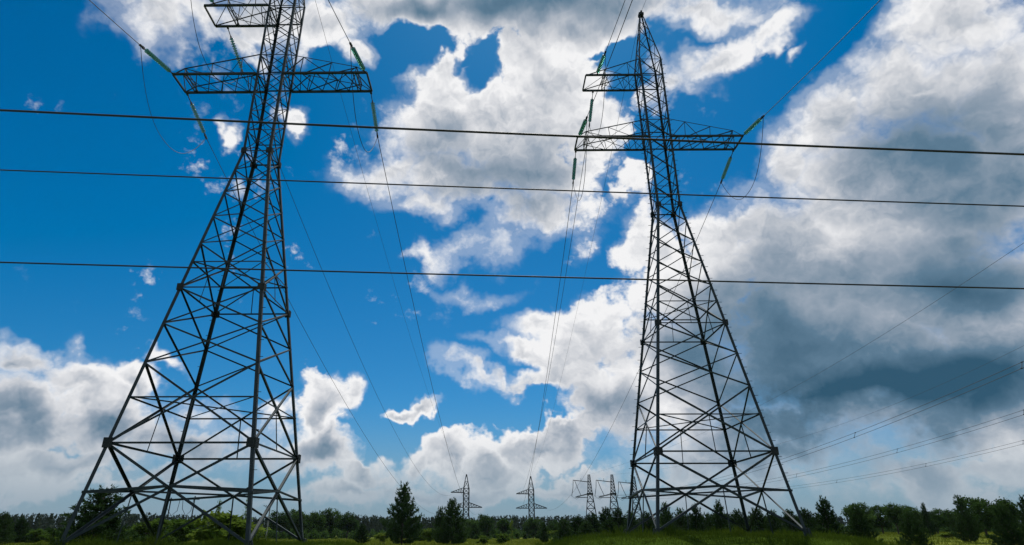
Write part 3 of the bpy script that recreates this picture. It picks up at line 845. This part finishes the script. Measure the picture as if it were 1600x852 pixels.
def leaf_tris(cent, size, aniso=1.0, up=0.0):
    """small triangles at cent with random orientation"""
    n = len(cent); a = rand_unit(n); a[:, 2] = a[:, 2] * 0.8 + up; a /= np.linalg.norm(a, axis=1, keepdims=True)
    b = np.cross(a, rand_unit(n)); b /= np.linalg.norm(b, axis=1, keepdims=True) + 1e-9
    s = (size * rng.uniform(0.6, 1.4, n))[:, None] if np.isscalar(size) else (size * rng.uniform(0.7, 1.3, n))[:, None]
    return np.stack([cent - a * s * 0.5 - b * s * 0.45 * aniso, cent - a * s * 0.4 + b * s * 0.45 * aniso, cent + a * s * 0.8], 1)

def make_pine(seed, multi=0):
    """unit-height young pine, unit-width crown; returns (trunk mesh, crown mesh)"""
    global rng
    rng = np.random.default_rng(seed)
    tb = MB(); tb.tube([(0, 0, -0.03), (0.004, 0.003, 0.4), (0, 0, 0.97)], [0.022, 0.014, 0.003], 7)
    C_, D_ = [], []
    whorls = 14
    for k in range(whorls):
        z = 0.05 + 0.90 * (k / whorls) ** 0.95 + rng.uniform(-0.01, 0.01)
        prof = (1 - z) ** 0.9 * (0.72 + 0.28 * min(1, z / 0.16))
        nb = int(rng.integers(6, 9)) if z < 0.8 else 5
        a0 = rng.uniform(0, 6.28)
        for j in range(nb):
            az = a0 + 6.283 * j / nb + rng.uniform(-0.3, 0.3)
            ln = 0.5 * prof * rng.uniform(0.5, 1.2) + 0.015
            rise = rng.uniform(0.10, 0.26) * (0.5 + 0.7 * prof) * 0.62 + (0.03 if z > 0.75 else 0)
            pts = []
            for t in np.linspace(0, 1, 5): pts.append((ln * t * math.cos(az), ln * t * math.sin(az), z + rise * t ** 1.7 - 0.02 * math.sin(t * 3.1)))
            tb.tube(pts[:4], [0.006, 0.004, 0.003, 0.002], 3)
            nt_ = max(5, int(46 * ln / 0.5))
            t = rng.uniform(0.22, 1.0, nt_) ** 0.8
            c = np.stack([ln * t * math.cos(az), ln * t * math.sin(az), z + rise * t ** 1.7 - 0.02 * np.sin(t * 3.1)], 1)
            c += rng.normal(size=c.shape) * np.array([0.032, 0.032, 0.012]) * (0.4 + ln)
            d = np.array([math.cos(az) * 0.55, math.sin(az) * 0.55, 0.75]) + rng.normal(size=(nt_, 3)) * 0.35
            C_.append(c); D_.append(d)
            # upright candle at the tip
            tip = np.array([pts[-1]]); C_.append(tip + [[0, 0, 0.012]]); D_.append(np.array([[0.1 * math.cos(az), 0.1 * math.sin(az), 1.0]]))
    lead = np.stack([np.zeros(14), np.zeros(14), np.linspace(0.86, 0.975, 14)], 1); C_.append(lead); D_.append(rng.normal(size=(14, 3)) * 0.3 + [0, 0, 1])
    c = np.concatenate(C_); d = np.concatenate(D_); d /= np.linalg.norm(d, axis=1, keepdims=True)
    tris = []
    for k in range(5):
        dd = d + rng.normal(size=d.shape) * 0.5; dd /= np.linalg.norm(dd, axis=1, keepdims=True)
        sd_ = np.cross(dd, rand_unit(len(d))); sd_ /= np.linalg.norm(sd_, axis=1, keepdims=True)
        L_ = rng.uniform(0.028, 0.062, len(d))[:, None]
        base = c + rng.normal(size=c.shape) * 0.008
        tris.append(np.stack([base - sd_ * 0.009, base + sd_ * 0.009, base + dd * L_], 1))
    tm = mesh_from('pine_trunk', tb.v, tb.f, True); tm.materials.append(BARK)
    cm = tri_mesh('pine_crown', np.concatenate(tris)); cm.materials.append(NEEDLES)
    return tm, cm

def make_broadleaf(seed, mat, low=0.12, nclump=70, nleaf=95, leaf=0.035, slim=1.0, stems=1):
    global rng
    rng = np.random.default_rng(seed)
    tb = MB(); cl = []
    lobes = [(rng.uniform(-0.24, 0.24), rng.uniform(-0.24, 0.24), rng.uniform(low + 0.2, 0.80), rng.uniform(0.16, 0.28)) for _ in range(7)] + [(0, 0, 0.72, 0.24)]
    while len(cl) < nclump:
        l = lobes[int(rng.integers(len(lobes)))]
        u = rand_unit(1)[0] * rng.uniform(0.55, 1.0) ** 0.5
        p = np.array([l[0] + u[0] * l[3], l[1] + u[1] * l[3], l[2] + u[2] * l[3] * 0.9])
        if low <= p[2] <= 0.97 and math.hypot(p[0], p[1]) < 0.52: cl.append(p)
    cl = np.array(cl)
    for s in range(stems):
        ox, oy = (0, 0) if stems == 1 else (rng.uniform(-0.12, 0.12), rng.uniform(-0.12, 0.12))
        tb.tube([(ox, oy, -0.03), (ox * 1.2, oy * 1.2, 0.3), (ox * 1.3 + 0.02, oy * 1.3, 0.7)], [0.026 / stems ** 0.5, 0.019 / stems ** 0.5, 0.006], 6)
        for i in rng.choice(nclump, 9 if stems == 1 else 4, replace=False):
            p = cl[i]; z0 = max(0.12, p[2] - 0.3)
            tb.tube([(ox, oy, z0), (p[0] * 0.5, p[1] * 0.5, (z0 + p[2]) / 2 + 0.03), tuple(p)], [0.010, 0.007, 0.002], 4)
    cc = np.repeat(cl, nleaf, 0)
    off = rng.normal(size=cc.shape) * np.array([0.055, 0.055, 0.042])
    t = leaf_tris(cc + off, leaf)
    tm = mesh_from('tree_trunk', tb.v, tb.f, True); tm.materials.append(BARK)
    cm = tri_mesh('tree_crown', t); cm.materials.append(mat)
    return tm, cm

def make_sapling(seed):
    global rng
    rng = np.random.default_rng(seed)
    tb = MB(); tb.tube([(0, 0, -0.03), (0.05, 0.02, 0.5), (0, 0, 0.96)], [0.016, 0.010, 0.003], 5)
    C_ = []
    for k in range(26):
        z = rng.uniform(0.18, 0.97); az = rng.uniform(0, 6.28); ln = 0.48 * (1.05 - z) ** 0.6 * rng.uniform(0.5, 1)
        tb.tube([(0, 0, z - 0.08), (ln * math.cos(az), ln * math.sin(az), z + 0.03)], [0.005, 0.002], 3)
        t = rng.uniform(0.2, 1.05, 26)[:, None]
        C_.append(np.array([[ln * math.cos(az), ln * math.sin(az), 0.11]]) * t + [[0, 0, z - 0.08]] + rng.normal(size=(26, 3)) * [[0.05, 0.05, 0.02]])
    c = np.concatenate(C_)
    t = leaf_tris(c, 0.034)
    t[:, :, :2] *= 1.0
    tm = mesh_from('sapling_stem', tb.v, tb.f, True); tm.materials.append(BARK)
    cm = tri_mesh('sapling_crown', t); cm.materials.append(BRIGHT)
    return tm, cm

PINES = [make_pine(100 + i) for i in range(6)]
BROAD = [make_broadleaf(200 + i, LEAVES) for i in range(5)]
BUSHES = [make_broadleaf(300 + i, BUSH, 0.02, 50, 80, 0.06, 1.0, 4) for i in range(3)]
BBUSH = [make_broadleaf(320 + i, BRIGHT, 0.02, 45, 70, 0.06, 1.0, 4) for i in range(2)]
SAPS = [make_sapling(400 + i) for i in range(3)]
counter = {}
def plant(kind, x, y, h, w, label, group):
    sets = {'P': PINES, 'D': BROAD, 'B': BUSHES, 'Y': BBUSH, 'S': SAPS}
    name = {'P': 'pine_tree', 'D': 'broadleaf_tree', 'B': 'bush', 'Y': 'bush', 'S': 'birch_sapling'}[kind]
    cat = {'P': 'tree', 'D': 'tree', 'B': 'bush', 'Y': 'bush', 'S': 'sapling'}[kind]
    k = counter[kind] = counter.get(kind, -1) + 1
    tm, cm = sets[kind][k % len(sets[kind])]
    e = empty(name, (x, y, float(ground_z(x, y)) - 0.05), random.uniform(0, 6.28))
    e.scale = (w * 1.12, w * 1.12, h * 1.02)
    link_mesh('trunk' if kind in 'PD' else 'stem', tm, None, e); link_mesh('crown' if kind in 'PDS' else 'foliage', cm, None, e)
    tag(e, label, cat, group)

G1, G2, G3, G4, G5 = 'dark pines at the left edge', 'round trees in the far row right of the left tower', 'dark pines crowded beside the left leg of the right tower', 'pines behind the right tower', 'round trees in the row at the right'
PLANTS = [
    ('P', -70.8, 96.9, 4.3, 4.6, 'dark pine at the very left edge, cut by the frame', 'single pines in the meadow'),
    ('P', -77.6, 110.5, 4.0, 4.2, 'dark pine second from the left edge of the picture', 'single pines in the meadow'),
    ('B', -78.4, 116.0, 2.5, 3.8, 'low bush between the left-edge pines and the left tower, left one', 'meadow bushes'),
    ('B', -81.6, 125.8, 2.8, 4.1, 'low bush between the left-edge pines and the left tower, right one', 'meadow bushes'),
    ('P', -38.0, 64.7, 5.6, 7.9, 'broad many-tipped pine seen through the outer leg of the left tower', 'single pines in the meadow'),
    ('B', -42.9, 84.7, 3.3, 4.9, 'dark bush under the left tower, left of its middle leg', 'meadow bushes'),
    ('B', -42.1, 90.7, 3.6, 5.2, 'dark bush under the left tower, right of its middle leg', 'meadow bushes'),
    ('Y', -16.0, 39.9, 2.8, 4.2, 'leafy green bush behind the near right leg of the left tower', 'meadow bushes'),
    ('S', -15.9, 38.9, 3.3, 0.8, 'bright leafy sapling under the left tower, left of the pair', 'bright young saplings'),
    ('S', -15.1, 41.3, 3.7, 1.0, 'bright leafy sapling under the left tower, right of the pair', 'bright young saplings'),
    ('D', -64.7, 210.3, 8.0, 8.1, 'round tree in the far row right of the left tower, first from left', G2),
    ('D', -61.8, 216.3, 8.9, 9.1, 'round tree in the far row right of the left tower, second from left', G2),
    ('D', -55.2, 210.9, 8.0, 8.1, 'round tree in the far row right of the left tower, third from left', G2),
    ('D', -52.8, 219.8, 9.2, 9.7, 'round tree in the far row right of the left tower, fourth from left', G2),
    ('D', -45.7, 217.2, 8.4, 8.3, 'round tree in the far row right of the left tower, fifth from left', G2),
    ('P', -20.7, 110.1, 3.0, 3.0, 'small dark pine left of the tall pointed pine', 'single pines in the meadow'),
    ('Y', -16.7, 106.7, 1.6, 2.9, 'low yellow-green bush at the left foot of the tall pointed pine', 'meadow bushes'),
    ('P', -12.7, 99.2, 8.5, 6.1, 'tall pointed pine alone in the meadow between the towers', 'single pines in the meadow'),
    ('P', -5.5, 103.9, 6.6, 5.8, 'bushy pine in front of the distant tower, right of the pointed pine', 'single pines in the meadow'),
    ('P', -7.8, 109.7, 5.5, 3.4, 'narrow pine touching the left side of the bushy pine', 'single pines in the meadow'),
    ('Y', -11.2, 129.5, 2.6, 3.0, 'yellow-green bush between the two meadow pines', 'meadow bushes'),
    ('B', -15.3, 149.2, 2.2, 3.7, 'low bush far behind the tall pointed pine', 'meadow bushes'),
    ('D', 0.1, 200.0, 6.9, 6.5, 'loose round tree in the middle distance with the highest crown of its row', 'round trees in the middle distance'),
    ('D', -4.5, 215.0, 5.8, 7.0, 'round tree just right of the bushy meadow pine', 'round trees in the middle distance'),
    ('D', 5.0, 209.9, 5.9, 6.4, 'round tree behind the bright slender sapling', 'round trees in the middle distance'),
    ('D', 14.6, 213.5, 6.3, 7.0, 'round tree beneath the middle distant tower', 'round trees in the middle distance'),
    ('D', 22.1, 218.9, 5.7, 7.1, 'round tree right of the middle distant tower', 'round trees in the middle distance'),
    ('S', 3.9, 107.9, 3.8, 1.3, 'bright yellow-green slender sapling in the meadow', 'bright young saplings'),
    ('P', 10.6, 124.5, 3.5, 2.2, 'small dark pine standing alone right of the bright sapling', 'single pines in the meadow'),
    ('B', -0.5, 104.0, 1.3, 2.2, 'small low bush right of the bushy meadow pine', 'meadow bushes'),
    ('B', 2.3, 112.0, 1.7, 2.8, 'small low bush just left of the bright sapling', 'meadow bushes'),
    ('Y', 18.0, 179.1, 2.4, 3.8, 'pale green bush left of the crowded pines', 'meadow bushes'),
    ('P', 12.7, 109.3, 3.7, 4.6, 'dark pine in the crowd left of the right tower, first from left', G3),
    ('P', 15.2, 111.0, 4.4, 5.0, 'dark pine in the crowd left of the right tower, second from left', G3),
    ('P', 18.2, 114.6, 4.9, 5.1, 'dark pine in the crowd left of the right tower, fourth from left', G3),
    ('P', 21.0, 117.1, 5.7, 5.6, 'dark pine in the crowd left of the right tower, fifth from left', G3),
    ('P', 22.7, 114.8, 5.4, 5.2, 'dark pine in the crowd left of the right tower, seventh from left', G3),
    ('P', 24.2, 111.4, 4.9, 4.7, 'dark pine in the crowd left of the right tower, eighth from left', G3),
    ('P', 15.4, 103.9, 3.2, 4.4, 'dark pine in the crowd left of the right tower, third from left', G3),
    ('P', 18.8, 102.3, 3.6, 5.4, 'dark pine in the crowd left of the right tower, sixth from left', G3),
    ('P', 25.8, 106.9, 4.8, 5.1, 'dark pine behind the legs of the right tower, first from left', G4),
    ('P', 24.8, 91.7, 5.5, 3.7, 'dark pine behind the legs of the right tower, second from left', G4),
    ('P', 30.9, 105.6, 5.0, 4.5, 'dark pine behind the legs of the right tower, third from left', G4),
    ('P', 28.9, 91.6, 5.1, 3.9, 'dark pine behind the legs of the right tower, fourth from left', G4),
    ('P', 33.5, 100.6, 4.2, 4.3, 'dark pine behind the legs of the right tower, fifth from left', G4),
    ('P', 30.9, 87.7, 5.4, 3.5, 'dark pine behind the legs of the right tower, sixth from left', G4),
    ('P', 38.9, 102.9, 4.7, 4.9, 'dark pine behind the legs of the right tower, seventh from left', G4),
    ('P', 43.8, 107.4, 4.8, 5.6, 'dark pine behind the legs of the right tower, eighth from left', G4),
    ('P', 42.0, 97.3, 4.2, 4.4, 'dark pine behind the legs of the right tower, ninth from left', G4),
    ('P', 46.2, 100.9, 4.4, 4.8, 'dark pine behind the legs of the right tower, tenth from left', G4),
    ('P', 52.5, 109.0, 4.5, 4.9, 'dark pine behind the legs of the right tower, eleventh from left', G4),
    ('P', 41.1, 80.1, 5.4, 4.1, 'full pine just outside the right foot of the right tower', 'single pines in the meadow'),
    ('P', 32.3, 57.6, 3.8, 2.8, 'front pine in the right meadow, leftmost of three', 'single pines in the meadow'),
    ('D', 68.2, 122.3, 5.4, 5.9, 'round tree in the row behind the right front pines, first from left', G5),
    ('D', 76.6, 129.0, 5.3, 5.7, 'round tree in the row behind the right front pines, second from left', G5),
    ('D', 74.0, 120.0, 5.2, 4.8, 'round tree in the row behind the right front pines, third from left', G5),
    ('D', 81.8, 128.1, 5.2, 5.2, 'round tree in the row behind the right front pines, fourth from left', G5),
    ('P', 33.4, 52.3, 3.2, 2.5, 'front pine in the right meadow, middle of three', 'single pines in the meadow'),
    ('P', 71.9, 108.3, 4.9, 2.1, 'narrow dark pine rising above the row behind the front pines', 'single pines in the meadow'),
    ('D', 84.6, 125.1, 4.4, 5.0, 'round tree in the row behind the right front pines, fifth from left', G5),
    ('D', 91.9, 131.0, 4.6, 5.3, 'round tree in the row behind the right front pines, sixth from left', G5),
    ('P', 58.5, 81.1, 5.3, 3.4, 'tall pine left of the widest tree crowns at the right', 'single pines in the meadow'),
    ('D', 73.1, 97.7, 5.6, 5.8, 'wide round tree near the right edge, left of the pair', 'round trees in the middle distance'),
    ('D', 79.0, 100.7, 5.3, 6.0, 'wide round tree near the right edge, right of the pair', 'round trees in the middle distance'),
    ('P', 40.6, 52.0, 3.6, 2.9, 'front pine in the right meadow, rightmost of three', 'single pines in the meadow'),
    ('P', 60.8, 74.3, 4.8, 3.1, 'dark pine at the very right edge, cut by the frame', 'single pines in the meadow'),
    ('Y', 59.5, 92.5, 1.0, 2.7, 'yellowish bush in the right meadow, leftmost of three', 'meadow bushes'),
    ('Y', 65.4, 94.6, 0.9, 2.7, 'yellowish bush in the right meadow, middle of three', 'meadow bushes'),
    ('Y', 68.5, 86.1, 1.4, 2.5, 'yellowish bush in the right meadow, rightmost of three', 'meadow bushes'),
]
for p in PLANTS: plant(*p)

# ------------------------------------------------------------------ far forest, thicket, grass
def build_forest():
    global rng
    rng = np.random.default_rng(77)
    T_ = []
    n = 2600
    az = np.radians(rng.uniform(-52, 52, n)); rr = rng.uniform(430, 640, n)
    hh = rng.uniform(10.5, 13.0, n) * (rr / 470) ** 0.9 * (1 + 0.05 * np.sin(az * 23) + 0.03 * np.sin(az * 61)); ww = hh * rng.uniform(0.22, 0.34, n)
    m = 46
    for i in range(n):
        x, y = rr[i] * math.sin(az[i]), rr[i] * math.cos(az[i])
        t = rng.uniform(0.05, 1.0, m) ** 0.8
        rad = ww[i] * 0.5 * (1 - t) ** 0.6 * rng.uniform(0.5, 1.1, m) + 0.1
        a = rng.uniform(0, 6.28, m)
        c = np.stack([x + rad * np.cos(a), y + rad * np.sin(a), hh[i] * t], 1)
        T_.append(leaf_tris(c, np.full(m, 1.7) * (1.15 - 0.6 * t), 1.0, 0.6))
    o = link_mesh('forest', tri_mesh('forest', np.concatenate(T_)), FOREST)
    tag(o, 'long dark band of distant conifer forest along the horizon', 'forest', kind='stuff')
build_forest()

def build_thicket():
    global rng
    rng = np.random.default_rng(78)
    T_ = []
    n = 900
    az = np.radians(rng.uniform(-48, 46, n)); rr = rng.uniform(190, 400, n) 
    hh = rng.uniform(1.4, 3.8, n) * (rr / 260) ** 0.5; ww = hh * rng.uniform(0.7, 1.3, n)
    m = 110
    for i in range(n):
        x, y = rr[i] * math.sin(az[i]), rr[i] * math.cos(az[i])
        u = rand_unit(m); u[:, 2] = np.abs(u[:, 2]); s = rng.uniform(0.5, 1.0, m)[:, None]
        c = np.array([x, y, float(ground_z(x, y))]) + u * s * [ww[i] * 0.55, ww[i] * 0.55, hh[i]]
        T_.append(leaf_tris(c, 0.62))
    o = link_mesh('thicket', tri_mesh('thicket', np.concatenate(T_)), LEAVES)
    tag(o, 'low dark scrub filling the ground before the distant forest', 'scrub', kind='stuff')
build_thicket()

def build_grass():
    global rng
    rng = np.random.default_rng(79)
    def blades(n, xr, yr, h0, h1, w, keep=None):
        x = rng.uniform(*xr, n); y = rng.uniform(*yr, n)
        if keep is not None:
            k = keep(x, y); x, y = x[k], y[k]
        n = len(x); z = ground_z(x, y) - 0.03
        pat = 0.65 + 0.35 * np.sin(x * 0.9 + np.sin(y * 0.7) * 2) * np.sin(y * 0.8 + 1.0)
        h = rng.uniform(h0, h1, n) * pat; a = rng.uniform(0, 6.28, n); lean = rng.normal(size=(n, 2)) * 0.35
        b = np.stack([x, y, z], 1); d = np.stack([np.cos(a), np.sin(a), np.zeros(n)], 1) * w * 0.5
        tip = b + np.stack([lean[:, 0] * h, lean[:, 1] * h, h], 1)
        return np.stack([b - d, b + d, tip], 1)
    def wedge(x, y): return np.abs(x / np.maximum(y, 1)) < 1.0
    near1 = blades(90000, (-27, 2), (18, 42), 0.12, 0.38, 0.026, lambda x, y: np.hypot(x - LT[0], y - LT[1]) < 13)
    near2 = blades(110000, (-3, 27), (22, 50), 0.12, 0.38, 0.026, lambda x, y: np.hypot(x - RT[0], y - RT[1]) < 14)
    # taller tussocks and weeds in uneven patches
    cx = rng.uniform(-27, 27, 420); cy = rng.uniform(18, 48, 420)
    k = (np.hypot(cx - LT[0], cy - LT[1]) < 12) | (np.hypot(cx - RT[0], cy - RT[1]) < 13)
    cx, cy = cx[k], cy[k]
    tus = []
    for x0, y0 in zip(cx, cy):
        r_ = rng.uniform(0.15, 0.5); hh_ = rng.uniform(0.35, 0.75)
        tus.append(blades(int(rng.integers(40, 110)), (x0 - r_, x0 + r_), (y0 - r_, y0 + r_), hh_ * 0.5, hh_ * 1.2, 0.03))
    o = link_mesh('mound_grass', tri_mesh('mound_grass', np.concatenate([near1, near2] + tus)), SHADED_GRASS)
    tag(o, 'shade-darkened tufted grass on the mounds under the two big towers', 'grass', kind='stuff')
    field = blades(150000, (-120, 120), (45, 190), 0.20, 0.55, 0.11, wedge)
    o = link_mesh('meadow_grass', tri_mesh('meadow_grass', field), GRASS)
    tag(o, 'yellow-green meadow grass of the field behind the towers', 'grass', kind='stuff')
build_grass()

# ------------------------------------------------------------------ the air between
def build_haze():
    b = MB(); b.box((0, 330, 21.0), (1900, 1200, 46.0))
    o = b.build('haze', None)
    m = bpy.data.materials.new('thin_haze'); m.use_nodes = True
    n = m.node_tree.nodes; n.remove(n['Principled BSDF'])
    v = n.new('ShaderNodeVolumePrincipled')
    v.inputs['Color'].default_value = (0.70, 0.85, 1.0, 1); v.inputs['Density'].default_value = 0.00004
    m.node_tree.links.new(v.outputs[0], [x for x in n if x.type == 'OUTPUT_MATERIAL'][0].inputs['Volume'])
    o.data.materials.append(m)
    tag(o, 'thin bluish haze over the distant forest', 'haze', kind='stuff')
build_haze()
